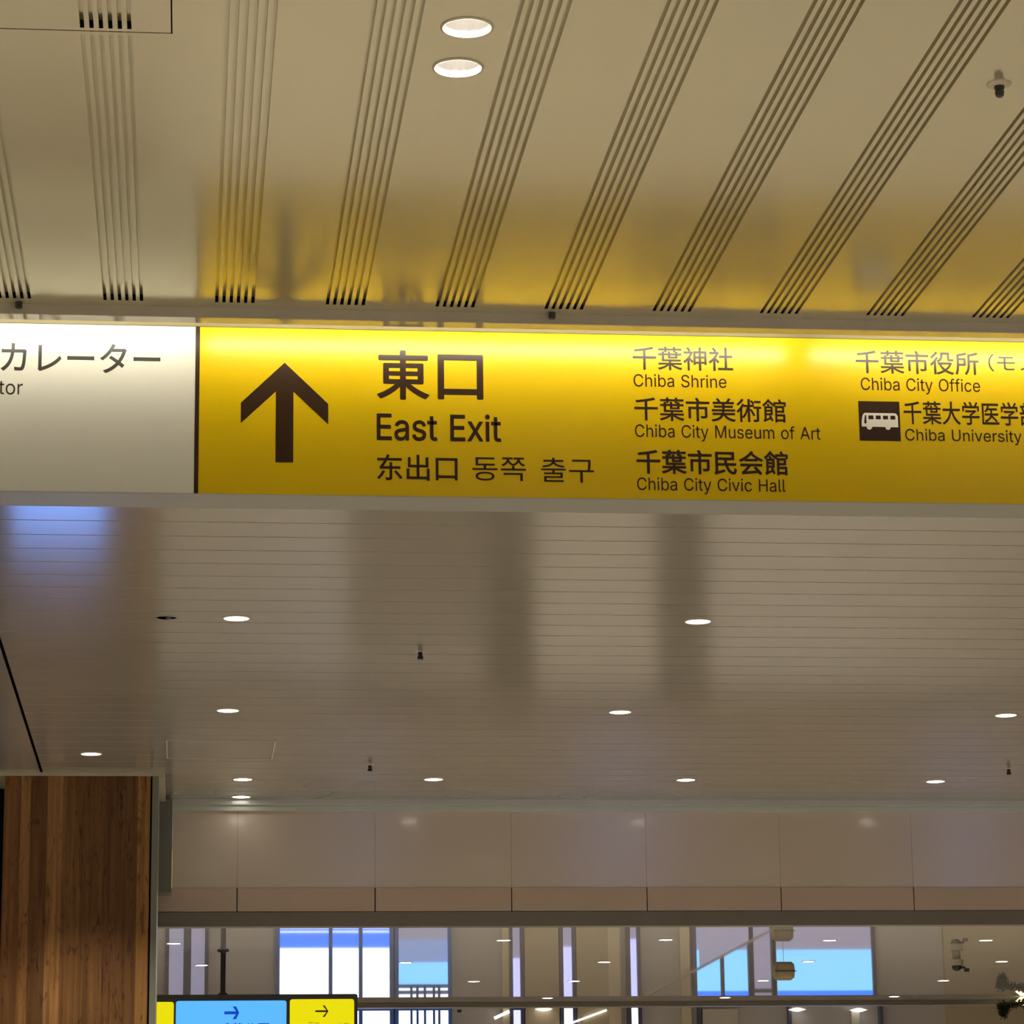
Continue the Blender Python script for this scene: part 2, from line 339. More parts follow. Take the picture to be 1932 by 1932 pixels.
# outlines of a plain grotesque alphabet, thousandths of an em: letter -> [advance, [closed outlines as x, y, x, y ...]]
GLYPH = json.loads('''{"A":[480,[[16,0,201,509,276,509,463,0,395,0,287,302,264,372,232,478,245,478,213,371,191,302,85,0],[110,142,110,199,370,199,370,142]]],"C":[510,[[267,-7,242,-6,217,-2,194,5,171,13,150,25,131,39,113,55,97,73,82,93,70,115,59,140,51,166,45,193,41,223,40,254,41,285,45,315,51,343,59,369,70,393,82,415,97,436,113,454,131,470,150,484,171,495,194,504,217,510,242,514,267,516,283,515,298,514,312,511,326,508,340,504,354,499,367,494,379,487,391,479,402,471,413,462,423,452,432,442,440,430,448,418,455,406,461,392,466,378,470,364,473,348,408,348,406,359,403,368,399,378,394,386,389,395,384,402,378,409,372,416,365,423,357,428,350,434,341,438,333,442,324,446,315,449,306,451,297,453,287,455,277,456,267,456,249,455,231,452,215,447,199,441,184,432,169,422,156,410,145,396,134,381,125,364,117,345,111,325,107,303,104,279,103,254,104,229,107,206,111,184,117,163,125,145,134,127,145,112,157,98,170,87,184,76,199,68,215,61,232,57,249,54,267,53,277,53,287,54,297,55,306,57,315,60,324,63,333,67,341,71,350,75,357,81,365,86,372,93,378,99,384,107,389,114,394,123,399,131,403,141,406,150,408,160,473,160,470,145,466,131,461,117,455,103,448,91,440,79,432,67,423,57,413,47,402,38,391,30,379,22,367,15,354,10,341,5,327,0,312,-3,298,-5,283,-6]]],"E":[419,[[60,0,60,509,372,509,372,452,125,452,125,286,355,286,355,229,125,229,125,57,375,57,375,0]]],"H":[517,[[60,0,60,509,125,509,125,289,392,289,392,509,457,509,457,0,392,0,392,232,125,232,125,0]]],"M":[628,[[60,0,60,509,152,509,277,187,287,159,299,123,311,84,322,49,307,49,318,83,330,121,342,158,352,187,476,509,568,509,568,0,504,0,504,291,504,327,505,369,506,413,507,457,513,457,498,409,482,363,467,322,456,291,342,0,286,0,170,291,159,321,145,361,129,408,112,457,119,457,120,416,121,372,122,328,122,291,122,0]]],"O":[533,[[267,-7,241,-6,217,-2,194,5,171,13,150,25,131,39,113,55,97,73,82,93,70,115,59,140,51,166,45,193,41,223,40,254,41,285,45,315,51,343,59,369,70,393,82,415,97,436,113,454,131,470,150,484,171,495,194,504,217,510,241,514,267,516,293,514,317,510,340,504,363,495,384,484,403,470,421,454,437,436,451,415,464,393,474,369,482,343,488,315,492,285,493,254,492,223,488,193,482,166,474,140,464,115,451,93,437,73,421,55,403,39,384,25,363,13,340,5,317,-2,293,-6],[267,53,285,54,302,57,318,61,334,68,349,76,364,86,377,98,388,112,399,127,408,144,416,163,422,183,427,205,429,229,430,254,429,279,427,303,422,325,416,346,408,365,399,382,388,397,377,411,364,423,349,433,334,441,318,447,302,452,285,455,267,456,249,455,232,452,215,447,199,441,184,433,170,422,157,411,145,397,135,381,125,364,117,345,111,325,107,303,104,279,103,254,104,229,107,205,111,183,117,163,125,144,135,127,145,112,157,98,170,86,184,76,199,68,215,61,232,57,249,54]]],"S":[447,[[224,-9,202,-8,182,-6,162,-2,144,3,128,9,112,17,98,26,85,36,74,48,64,60,56,74,49,88,44,103,40,120,38,137,104,137,106,125,109,115,112,105,117,96,123,88,130,80,138,74,147,68,156,63,166,59,177,55,188,53,200,51,212,50,224,49,237,50,250,51,263,53,275,56,286,60,296,65,306,71,315,77,323,84,329,92,335,100,340,109,343,119,345,129,346,139,345,149,343,157,341,165,337,172,332,179,326,185,320,190,313,195,305,200,296,205,287,208,277,212,267,216,256,219,245,222,184,239,160,247,138,256,118,266,101,277,86,289,74,303,64,318,57,335,53,353,52,372,53,389,56,405,60,420,67,434,75,448,85,460,96,471,109,481,122,490,138,498,154,504,171,509,189,513,208,515,227,516,247,515,266,513,283,509,300,504,316,498,331,490,344,481,357,471,367,461,377,449,385,436,392,422,396,408,399,393,401,378,337,378,335,393,330,406,323,418,313,428,302,437,289,445,275,451,259,455,243,458,225,459,212,458,200,457,188,455,178,452,167,448,158,443,149,438,141,432,135,425,129,418,124,411,120,402,117,394,116,385,115,376,116,366,118,356,121,348,125,340,131,334,138,327,145,322,152,317,161,312,169,308,178,305,187,301,196,298,204,296,212,293,264,279,312,264,321,259,331,255,341,249,350,244,359,238,367,231,375,224,382,215,389,207,395,198,399,187,403,177,406,165,408,152,408,139,407,122,405,107,400,92,394,77,386,64,377,51,366,39,353,28,339,19,323,11,306,4,288,-2,268,-6,246,-8]]],"U":[517,[[259,-8,235,-7,213,-4,192,0,172,7,154,15,137,25,121,37,108,50,95,64,85,80,76,97,69,114,64,133,61,153,60,173,60,509,124,509,124,178,125,164,127,150,130,137,135,125,141,113,148,102,156,92,165,83,176,75,187,68,200,62,213,57,227,54,243,52,259,52,275,52,290,54,305,57,318,62,331,68,342,75,352,83,362,92,370,102,377,113,382,125,387,137,390,150,392,164,393,178,393,509,457,509,457,173,456,153,453,133,448,114,441,97,433,80,422,64,410,50,396,37,380,25,363,15,345,7,325,0,304,-4,282,-7]]],"a":[389,[[160,-9,146,-8,132,-6,119,-4,106,0,94,5,83,11,73,18,63,26,55,35,48,45,41,55,37,67,33,80,31,93,30,108,31,120,32,132,35,143,39,152,43,161,49,169,55,176,62,182,69,188,78,193,86,198,95,202,105,205,115,208,125,211,178,220,234,227,242,228,249,229,255,231,261,233,265,235,269,238,272,241,274,245,275,249,276,255,276,257,275,266,274,274,272,282,270,290,267,297,263,303,258,309,253,314,247,318,240,322,232,325,224,328,215,329,206,330,196,331,185,330,175,329,166,328,157,325,149,322,142,319,135,315,128,310,123,306,118,301,113,296,109,290,105,285,102,279,100,274,41,291,47,304,53,317,61,328,69,337,79,346,88,354,99,360,110,366,121,371,133,375,145,379,157,381,169,383,182,384,194,384,202,384,211,384,220,383,229,381,239,379,249,377,258,374,268,370,277,366,286,360,294,354,302,347,310,339,316,330,322,320,327,309,331,297,334,283,336,268,337,251,337,0,277,0,277,52,272,52,270,47,266,41,262,36,257,30,252,25,246,19,239,14,232,9,224,5,215,1,206,-2,195,-5,184,-7,172,-8],[170,45,184,46,196,48,207,50,218,54,228,59,237,64,245,71,252,78,258,85,263,93,268,102,271,111,274,119,275,129,276,138,276,190,274,188,271,186,268,185,264,183,259,182,231,176,200,171,175,168,167,167,158,165,150,163,142,161,134,159,127,156,120,152,114,148,108,144,103,139,99,134,96,128,94,121,92,113,92,105,92,97,93,90,95,84,98,78,102,72,106,67,111,63,117,59,123,55,130,52,137,50,145,48,153,47,161,46]]],"b":[424,[[229,-8,216,-8,204,-6,192,-4,182,-1,172,4,164,9,156,14,149,19,143,25,138,31,118,59,112,59,112,0,53,0,53,509,114,509,114,319,118,319,137,346,143,352,149,357,155,363,163,368,171,373,181,377,191,380,203,383,215,384,229,384,248,383,265,381,282,376,298,369,313,361,327,350,339,338,351,325,361,309,370,293,377,274,383,255,387,234,389,212,390,189,389,165,387,143,383,122,377,103,370,84,361,68,351,52,340,39,327,27,313,16,298,7,282,1,266,-4,248,-7],[220,47,234,48,247,50,258,54,269,59,279,66,289,74,297,83,304,93,310,104,316,117,320,130,324,144,326,158,328,174,328,189,328,205,326,220,324,234,320,248,316,261,311,273,304,284,297,294,289,303,280,311,270,318,259,323,247,327,234,329,220,330,207,329,194,327,182,323,171,318,161,312,152,304,144,296,137,286,130,275,125,263,121,250,117,236,115,221,113,206,113,189,113,173,115,157,117,142,121,128,125,115,131,103,137,92,144,82,152,73,162,65,172,58,183,53,194,50,207,47]]],"c":[396,[[207,-8,187,-7,168,-4,150,1,133,8,117,16,102,27,88,39,76,53,65,68,56,85,48,103,42,123,38,143,35,165,34,187,35,211,38,233,42,253,48,273,56,291,65,308,76,323,88,337,102,349,117,360,133,369,150,376,168,380,187,383,207,384,218,384,229,383,240,382,250,380,260,377,270,374,279,370,288,366,297,361,305,356,313,350,320,344,327,337,334,330,340,322,345,314,350,305,355,296,358,287,362,277,303,262,301,268,299,273,296,279,294,284,290,289,287,294,283,299,279,303,275,307,270,311,265,314,260,317,254,320,248,323,242,325,236,327,229,328,222,329,215,330,207,330,193,329,179,327,167,323,155,317,145,310,136,302,127,292,120,282,114,271,108,258,104,245,101,231,98,217,97,203,96,187,97,173,98,158,101,144,104,131,108,117,114,105,120,94,127,83,136,74,145,66,155,59,167,53,179,50,193,47,207,46,215,47,222,47,229,48,236,50,243,52,249,54,255,56,260,59,266,62,271,66,276,70,280,74,284,79,288,83,292,89,295,94,298,99,300,105,302,111,304,117,363,102,360,92,356,83,352,73,347,65,341,56,335,48,329,41,322,34,314,27,306,21,298,16,289,11,280,6,271,3,261,-1,251,-3,240,-5,229,-7,218,-8]]],"e":[404,[[212,-8,191,-7,170,-4,151,1,133,8,117,16,102,27,88,39,76,53,65,68,56,85,48,103,42,122,38,143,35,164,34,187,35,210,38,231,42,252,48,271,55,290,64,307,75,322,87,336,100,349,115,359,131,368,148,375,166,380,185,383,205,384,218,384,230,383,242,381,254,378,266,374,277,369,289,364,299,357,309,349,319,341,328,331,337,321,344,309,351,296,357,282,362,267,366,250,369,233,371,214,371,194,371,169,96,169,97,161,98,146,101,132,105,118,110,106,117,95,124,85,132,76,141,68,151,61,162,56,173,52,186,49,199,47,212,46,221,46,230,47,238,48,246,50,254,53,261,56,268,59,274,63,280,68,285,73,290,78,295,84,299,91,303,98,306,105,365,91,361,79,356,68,350,58,343,48,335,39,326,31,316,23,306,16,295,10,283,4,270,0,256,-4,242,-6,227,-8],[309,221,308,231,305,244,302,257,298,269,292,280,286,290,279,299,271,307,263,314,253,320,242,324,231,328,218,329,205,330,192,329,179,327,167,324,156,319,146,313,137,306,129,298,121,290,115,280,109,270,104,259,101,247,98,235,96,223,96,221]]],"f":[254,[[228,379,228,327,6,327,6,379],[81,0,81,432,81,444,83,456,86,467,90,477,96,486,102,494,109,502,117,508,126,514,135,519,145,523,155,526,166,528,176,529,187,530,195,530,203,529,210,529,216,528,222,527,243,521,227,468,215,472,195,474,184,473,175,472,167,469,160,465,154,460,150,454,146,447,144,438,142,429,142,419,142,0]]],"h":[410,[[114,227,114,0,53,0,53,509,114,509,114,287,102,287,110,307,119,324,129,339,140,352,152,362,165,370,180,376,195,381,211,384,227,384,242,384,257,382,270,379,283,374,295,369,306,362,316,353,326,344,334,333,341,321,347,307,351,293,354,276,356,259,357,240,357,0,296,0,296,235,295,252,292,268,288,281,281,294,273,304,263,313,252,320,239,325,225,328,210,329,199,329,189,327,179,325,170,322,161,317,152,312,145,306,138,299,132,291,126,283,122,273,118,263,116,252,114,240]]],"i":[167,[[53,0,53,379,114,379,114,0],[84,443,77,443,71,445,65,447,59,450,54,455,49,460,46,465,43,471,42,477,41,483,42,490,43,496,46,502,49,507,54,512,59,516,65,519,71,522,77,523,84,524,91,523,97,522,103,519,109,516,114,512,118,507,122,502,124,496,126,490,126,483,126,477,124,471,122,465,118,460,114,455,109,450,103,447,97,445,91,443]]],"l":[189,[[139,-2,123,-1,108,1,95,6,83,12,74,20,66,30,60,41,56,54,53,68,53,84,53,509,114,509,114,99,114,89,115,80,116,73,118,67,120,62,123,59,127,56,133,54,139,52,146,52,160,53,170,54,181,3,162,-1]]],"m":[610,[[53,0,53,379,112,379,112,295,108,295,111,307,115,318,120,328,126,337,132,346,140,354,147,360,155,366,163,372,172,376,181,380,190,383,200,385,209,386,219,386,235,385,250,382,264,377,276,370,287,361,297,350,305,338,312,325,317,310,321,295,312,295,316,306,320,316,325,326,330,335,337,343,345,351,353,358,361,364,371,370,381,375,391,379,402,382,413,384,425,386,437,386,450,386,462,384,474,381,486,377,497,372,508,365,517,358,526,349,534,339,541,328,546,316,551,303,554,288,556,272,557,255,557,0,496,0,496,254,495,269,492,283,487,295,481,305,473,313,463,319,453,324,442,328,431,330,419,330,409,330,399,329,390,327,382,324,374,320,367,315,361,310,355,304,350,297,345,290,342,282,339,274,337,266,336,257,335,247,335,0,274,0,274,260,273,272,271,283,267,293,261,303,253,311,244,318,234,323,224,327,212,330,199,330,191,330,182,329,174,327,166,324,158,320,150,316,143,310,137,304,131,297,126,289,121,281,118,271,116,261,114,250,114,238,114,0]]],"n":[410,[[114,227,114,0,53,0,53,379,112,379,112,287,102,287,110,307,119,324,129,339,140,352,152,362,165,370,180,376,195,381,211,384,227,384,242,384,257,382,270,379,283,374,295,369,306,362,316,353,325,344,333,333,341,321,347,307,351,293,354,276,356,259,357,240,357,0,296,0,296,235,295,252,292,268,288,281,281,294,273,304,263,313,252,320,239,325,225,328,210,329,199,329,189,327,179,325,170,322,161,317,152,312,145,306,138,299,132,291,126,283,122,273,118,263,116,252,114,240]]],"o":[415,[[207,-8,187,-7,168,-4,150,1,133,8,117,16,102,27,88,39,76,53,65,68,56,85,48,103,42,123,38,143,35,165,34,187,35,211,38,233,42,253,48,273,56,291,65,308,76,323,88,337,102,349,117,360,133,369,150,376,168,380,187,383,207,384,228,383,247,380,265,376,282,369,299,360,314,349,327,337,339,323,350,308,359,291,367,273,373,253,378,233,380,211,381,187,380,165,378,143,373,123,367,103,359,85,350,68,339,53,327,39,314,27,299,16,282,8,265,1,247,-4,228,-7],[207,46,222,47,236,50,248,53,260,59,270,66,280,74,288,83,295,94,302,105,307,117,311,131,315,144,317,158,319,173,319,187,319,202,317,217,315,231,311,245,307,258,302,271,295,282,288,292,280,302,270,310,260,317,248,323,236,327,222,329,207,330,193,329,179,327,167,323,155,317,145,310,136,302,127,292,120,282,114,271,108,258,104,245,101,231,98,217,97,203,96,187,97,173,98,158,101,144,104,131,108,117,114,105,120,94,127,83,136,74,145,66,155,59,167,53,179,50,193,47]]],"r":[259,[[53,0,53,379,112,379,112,321,115,321,120,332,126,342,134,351,142,360,152,367,163,374,175,378,187,382,200,384,213,385,229,384,243,384,243,322,230,324,207,326,196,325,186,324,177,322,168,319,159,315,151,310,144,304,137,298,131,291,126,284,121,275,118,267,116,257,114,247,114,237,114,0]]],"s":[365,[[182,-8,167,-8,152,-6,138,-4,125,-1,112,3,100,9,89,15,79,21,70,29,62,38,54,47,48,58,43,69,39,81,36,94,94,107,98,95,102,84,108,75,116,67,124,60,134,55,144,51,156,48,168,46,181,45,196,46,210,48,223,51,234,56,244,62,253,69,260,77,264,85,267,94,268,103,267,110,266,118,263,124,259,130,254,136,248,141,241,145,232,149,223,152,212,155,149,170,130,175,112,182,97,190,83,198,72,208,63,219,56,231,51,244,48,258,47,274,48,287,50,299,53,310,58,321,65,332,73,341,82,350,92,357,103,364,115,370,128,375,142,379,156,382,171,384,187,384,202,384,216,383,230,380,242,377,254,372,265,367,274,361,283,355,292,347,299,339,305,330,311,321,316,311,320,301,324,290,268,277,265,286,261,294,256,301,250,309,243,316,234,322,225,326,214,330,201,332,187,333,174,332,162,330,151,327,140,322,131,317,123,310,117,303,112,295,109,286,109,277,109,269,111,262,114,255,118,249,124,243,131,238,139,234,149,230,159,226,172,223,229,209,249,204,267,197,282,190,295,181,306,171,315,161,322,149,327,136,330,122,331,107,330,93,328,81,324,69,319,58,312,47,304,37,295,28,284,20,273,13,260,6,246,1,231,-3,216,-6,199,-8]]],"t":[227,[[204,379,204,327,6,327,6,379],[65,471,126,471,126,98,126,88,128,80,130,73,132,66,136,61,141,57,146,54,153,52,161,50,170,50,185,51,202,54,213,2,192,-3,168,-4,150,-3,133,0,117,5,104,12,92,21,82,32,75,45,69,59,66,75,65,93]]],"u":[410,[[182,-5,167,-4,153,-3,140,1,127,5,115,11,104,18,94,26,84,36,76,47,69,59,63,72,59,87,55,103,53,120,53,139,53,379,114,379,114,144,115,127,117,112,122,98,129,86,137,75,147,66,158,59,171,54,185,51,200,50,211,51,221,52,231,54,240,58,249,62,257,67,265,73,272,80,278,88,283,97,288,106,291,117,294,128,296,140,296,153,296,379,357,379,357,0,298,0,298,92,307,92,300,72,291,54,281,39,269,27,257,17,244,9,230,3,215,-2,199,-4]]],"v":[389,[[163,0,17,379,84,379,165,155,170,141,175,128,179,114,183,100,187,87,206,21,184,21,203,87,206,100,210,114,215,128,219,141,224,155,305,379,371,379,226,0]]],"x":[379,[[21,0,171,218,171,171,29,379,100,379,147,306,179,253,207,206,175,206,202,253,208,263,213,273,219,284,226,295,233,306,282,379,352,379,209,169,209,214,358,0,287,0,231,85,200,136,173,182,205,182,178,136,173,126,168,117,162,106,155,96,148,85,91,0]]],"y":[389,[[47,-139,61,-86,71,-87,78,-89,85,-90,92,-90,98,-90,104,-89,110,-88,115,-85,120,-82,125,-79,130,-74,135,-68,139,-62,143,-54,147,-45,151,-36,163,-1,17,379,84,379,165,155,170,141,175,128,179,114,183,100,187,87,206,21,184,21,202,87,224,155,305,379,371,379,204,-58,199,-70,194,-80,189,-90,183,-99,177,-107,170,-114,163,-121,155,-127,148,-132,139,-136,131,-139,121,-142,112,-144,102,-145,91,-145,65,-143]]]}''')
SPACE = 230


def latin_mesh(body):
    """flat letters; the cross strokes of A, f and t overlap their stems, so they are filled on their own"""
    bm = bmesh.new()
    for layer in (0, 1):
        cu = bpy.data.curves.new('t', 'CURVE')
        cu.dimensions = '2D'
        cu.fill_mode = 'FRONT'
        x = 0
        for ch in body:
            if ch == ' ':
                x += SPACE
                continue
            adv, outs = GLYPH[ch]
            for i, p in enumerate(outs):
                if (layer == 1) != (i == 1 and ch in 'Aft'):
                    continue
                sp = cu.splines.new('POLY')
                n = len(p) // 2
                sp.points.add(n - 1)
                for k in range(n):
                    sp.points[k].co = ((x + p[2 * k]) / 1000, p[2 * k + 1] / 1000, 0, 1)
                sp.use_cyclic_u = True
            x += adv
        if cu.splines:
            o = bpy.data.objects.new('t', cu)
            C.objects.link(o)
            bpy.context.view_layer.update()
            me = bpy.data.meshes.new_from_object(o.evaluated_get(bpy.context.evaluated_depsgraph_get()))
            bm.from_mesh(me)
            bpy.data.meshes.remove(me)
            bpy.data.objects.remove(o)
        bpy.data.curves.remove(cu)
    me = bpy.data.meshes.new('t')
    bm.to_mesh(me)
    bm.free()
    return me


def lettering(name, body, kind, x0, x1, z0, z1, y, m, parent, bold=0.0, depth=0.0008):
    """writing fitted into x0..x1, z0..z1 on a plane facing -Y; kind 'l': z0 baseline and z1 cap height"""
    me = latin_mesh(body) if kind == 'l' else text_mesh(body)
    xs = [v.co.x for v in me.vertices]
    ys = [v.co.y for v in me.vertices]
    lo, hi = (0.0, max(p for q in GLYPH['H'][1] for p in q[1::2]) / 1000) if kind == 'l' else (min(ys), max(ys))
    sx = (x1 - x0) / (max(xs) - min(xs) + 2 * bold)
    sz = (z1 - z0) / (hi - lo + 2 * bold)
    mnx = min(xs)
    bm = bmesh.new()
    steps = [(0, 0)] if not bold else [(bold * math.cos(q * math.pi / 4), bold * math.sin(q * math.pi / 4)) for q in range(8)]
    for i, (dx, dz) in enumerate(steps):
        b2 = bmesh.new()
        b2.from_mesh(me)
        bmesh.ops.remove_doubles(b2, verts=b2.verts, dist=1e-5)
        for v in b2.verts:
            v.co = Vector((x0 + (v.co.x + dx + bold - mnx) * sx, y, z0 + (v.co.y + dz + bold - lo) * sz))
        ext = bmesh.ops.extrude_face_region(b2, geom=list(b2.faces))
        for e in ext['geom']:
            if isinstance(e, bmesh.types.BMVert):
                e.co.y -= depth + i * 0.00001
        bmesh.ops.recalc_face_normals(b2, faces=b2.faces)
        tmp = bpy.data.meshes.new('t')
        b2.to_mesh(tmp)
        b2.free()
        bm.from_mesh(tmp)
        bpy.data.meshes.remove(tmp)
    for f in bm.faces:
        f.smooth = False
    bpy.data.meshes.remove(me)
    return obj(name, bm, m, parent)


# ------------------------------------------------------------------ floor and ceilings
struct(obj('floor', box(-14, 16, -6, 44, -0.2, 0.0), M['floor']))

GX0, GS, GW, GEND, CEND = -0.51987, 0.289565, 0.094113, 7.519, 7.567
GR = 0.0086                                # groove width


def grooves_in(xa, xb):
    out = []
    for k in range(-40, 60):
        for j in range(6):
            x = GX0 + k * GS + j * GW / 5
            if xa < x < xb:
                out.append(x)
    return out


def grooved(bm, xa, xb, ya, yb, ga, gb, z=CEIL, dep=0.017, holes=None):
    """underside of a metal ceiling with slots running along y from ga to gb"""
    x = xa
    for g in grooves_in(xa, xb) + [None]:
        x1 = xb if g is None else g - GR / 2
        hs = [h for h in (holes or []) if x < h[0] < x1]
        if hs:
            lo, hi = min(h[1] for h in hs) - 0.2, max(h[1] for h in hs) + 0.2
            quad(bm, (x, ya, z), (x, lo, z), (x1, lo, z), (x1, ya, z))
            quad(bm, (x, hi, z), (x, yb, z), (x1, yb, z), (x1, hi, z))
            rect_hole(bm, x, x1, lo, hi, z, hs)
        else:
            quad(bm, (x, ya, z), (x, yb, z), (x1, yb, z), (x1, ya, z))
        if g is None:
            break
        a, b = g - GR / 2, g + GR / 2
        if ga > ya:
            quad(bm, (a, ya, z), (a, ga, z), (b, ga, z), (b, ya, z))
        if gb < yb:
            quad(bm, (a, gb, z), (a, yb, z), (b, yb, z), (b, gb, z))
        t = z + dep
        quad(bm, (a, ga, t), (a, gb, t), (b, gb, t), (b, ga, t))
        quad(bm, (a, ga, z), (a, gb, z), (a, gb, t), (a, ga, t))
        quad(bm, (b, gb, z), (b, ga, z), (b, ga, t), (b, gb, t))
        quad(bm, (a, ga, z), (b, ga, z), (b, ga, t), (a, ga, t), 1)
        quad(bm, (b, gb, z), (a, gb, z), (a, gb, t), (b, gb, t), 1)
        x = b
    return bm


PAIR = [(0.5411, 5.613), (0.5424, 5.831)]
bm = bmesh.new()
grooved(bm, -9, -0.65, -6, CEND, -6, GEND)
grooved(bm, -0.65, -0.05, -6, 5.09, -6, 5.06)
grooved(bm, -0.65, -0.05, 5.694, CEND, 5.712, GEND)
grooved(bm, -0.05, 12, -6, CEND, -6, GEND, holes=[(x, y, 0.0475) for x, y in PAIR])
add_box(bm, -9, 12, -6, CEND, CEIL + 0.12, CEIL + 0.2, 1)
near_ceiling = struct(obj('ceiling', bm, [M['panel'], M['dark']]))

bm = bmesh.new()
grooved(bm, -0.647, -0.053, 5.093, 5.690, 5.11, 5.676)
o = obj('ceiling_access_hatch', bm, [M['panel'], M['dark']])
tag(o, 'square access hatch cut into the grooved beige ceiling, upper left corner', 'hatch')

# far ceiling of narrow planks
PITCH = 0.22445


def planked(bm, xa, xb, ya, yb, y_ref, z=CEIL, gw=0.010, dep=0.008):
    k = math.ceil((ya + 0.02 - y_ref) / PITCH)
    y = ya
    while True:
        g = y_ref + k * PITCH
        if g > yb - 0.02:
            break
        quad(bm, (xa, y, z), (xa, g - gw / 2, z), (xb, g - gw / 2, z), (xb, y, z))
        t = z + dep
        quad(bm, (xa, g - gw / 2, z), (xa, g - gw / 6, t), (xb, g - gw / 6, t), (xb, g - gw / 2, z))
        quad(bm, (xa, g - gw / 6, t), (xa, g + gw / 6, t), (xb, g + gw / 6, t), (xb, g - gw / 6, t), 1)
        quad(bm, (xa, g + gw / 6, t), (xa, g + gw / 2, z), (xb, g + gw / 2, z), (xb, g + gw / 6, t))
        y = g + gw / 2
        k += 1
    quad(bm, (xa, y, z), (xa, yb, z), (xb, yb, z), (xb, y, z))


bm = bmesh.new()
planked(bm, -0.775, 12, 7.98, 17.14, 9.853)
quad(bm, (-9, 7.98, CEIL), (-9, 17.14, CEIL), (-0.789, 17.14, CEIL), (-0.789, 7.98, CEIL))
add_box(bm, -9, 12, 7.98, 17.3, CEIL + 0.05, CEIL + 0.15, 1)
struct(obj('ceiling', bm, [M['plank'], M['dark']]))

bm = bmesh.new()
planked(bm, -6, 16, 17.32, 34.15, 17.6, gw=0.005, dep=0.004)
add_box(bm, -6, 16, 17.32, 34.15, CEIL + 0.05, CEIL + 0.15, 1)
struct(obj('ceiling', bm, [M['plank_far'], M['dark']]))
struct(obj('ceiling', box(-6, 16, 34.3, 40.2, EYE + 2.95, EYE + 3.05), M['wall']))

# ------------------------------------------------------------------ downstand lip and lamp cove over the sign
LIPZ = EYE + 2.302
struct(obj('trim_1', box(-9, 12, 7.567, 7.6155, LIPZ, CEIL + 0.10), M['gloss_trim']))
struct(obj('trim_2', box(-9, 12, 7.5655, 7.567, LIPZ + 0.001, CEIL, 0.0), M['trim']))
bm = bmesh.new()
add_box(bm, -9, 12, 7.6155, 7.98, CEIL + 0.10, CEIL + 0.12)
struct(obj('trim_3', bm, M['cove']))

# ------------------------------------------------------------------ the big hanging sign
SY = 7.80
ST, SB = EYE + 2.3468, EYE + 1.8812
sign = empty('hanging_sign', (0.5, 7.88, SB))
tag(sign, 'long hanging direction sign, white and yellow, reading East Exit', 'sign')
bm = bmesh.new()
add_box(bm, -3.2, 4.2, SY + 0.003, 7.968, SB, ST + 0.004)
add_box(bm, -3.2, 4.2, SY + 0.02, 7.968, ST + 0.004, ST + 0.10, 1)
obj('housing', bm, [M['housing'], M['dark']], sign)
obj('top_frame', box(-3.2, 4.2, SY - 0.004, SY + 0.003, ST, ST + 0.010, 0.001), M['top_frame'], sign)
obj('white_panel', box(-3.2, 0.0058, SY, SY + 0.003, SB + 0.0005, ST - 0.0005), M['white_face'], sign)
obj('yellow_panel', box(0.0173, 4.2, SY, SY + 0.003, SB + 0.0005, ST - 0.0005), M['yellow_face'], sign)
obj('divider', box(0.0058, 0.0173, SY - 0.001, SY + 0.003, SB + 0.0005, ST - 0.0005), M['ink'], sign)
obj('bottom_edge', box(-3.2, 4.2, SY - 0.0015, SY + 0.003, SB - 0.0015, SB + 0.0005), M['housing'], sign)
TEXT = [
    ('千葉市役所', 'c', 1.8251, 2.1731, 3.7988, 3.8657, 0.007),
    ('（モノレール）', 'c', 2.2011, 2.5510, 3.8106, 3.8610, 0.0),
    ('Chiba City Office', 'l', 1.8367, 2.1742, 3.7508, 3.7859, 0.0),
    ('千葉大学医学部', 'c', 1.9544, 2.3333, 3.6551, 3.7220, 0.008),
    ('Chiba University', 'l', 1.9560, 2.2851, 3.6085, 3.6411, 0.0),
    ('千葉神社', 'c', 1.2008, 1.4798, 3.7975, 3.8646, 0.008),
    ('Chiba Shrine', 'l', 1.2017, 1.4599, 3.7497, 3.7845, 0.0),
    ('千葉市美術館', 'c', 1.2019, 1.6240, 3.6532, 3.7202, 0.010),
    ('Chiba City Museum of Art', 'l', 1.2024, 1.7180, 3.6068, 3.6418, 0.0),
    ('千葉市民会館', 'c', 1.2045, 1.6246, 3.5031, 3.5721, 0.016),
    ('Chiba City Civic Hall', 'l', 1.2050, 1.6154, 3.4576, 3.4921, 0.0),
    ('東', 'c', 0.4972, 0.6394, 3.7008, 3.8405, 0.016),
    ('口', 'c', 0.6625, 0.7873, 3.7039, 3.8310, 0.016),
    ('East Exit', 'l', 0.4960, 0.8351, 3.5867, 3.6611, 0.010),
    ('东出口', 'c', 0.4967, 0.7149, 3.4749, 3.5477, 0.010),
    ('동쪽', 'c', 0.7553, 0.9012, 3.4780, 3.5432, 0.0),
    ('출구', 'c', 0.9423, 1.0874, 3.4762, 3.5445, 0.0),
    ('カレーター', 'c', -0.5134, -0.0881, 3.7617, 3.8433, 0.010),
    ('エス', 'c', -0.6869, -0.5299, 3.7606, 3.8404, 0.010),
    ('Escalator', 'l', -0.6689, -0.4534, 3.6981, 3.7371, 0.0),
]
for body, kind, x0, x1, z0, z1, bold in TEXT:
    lettering('lettering', body, kind, x0, x1, z0, z1, SY, M['ink_grey'] if x1 < 0 else M['ink'], sign, bold)
obj('arrow', prism([(0.2466, 3.7995), (0.3649, 3.6854), (0.3649, 3.6285), (0.2708, 3.7182), (0.2708, 3.5208), (0.2232, 3.5208), (0.2232, 3.7182),
                    (0.1293, 3.6283), (0.1293, 3.6850)], SY - 0.0008, SY), M['ink'], sign)
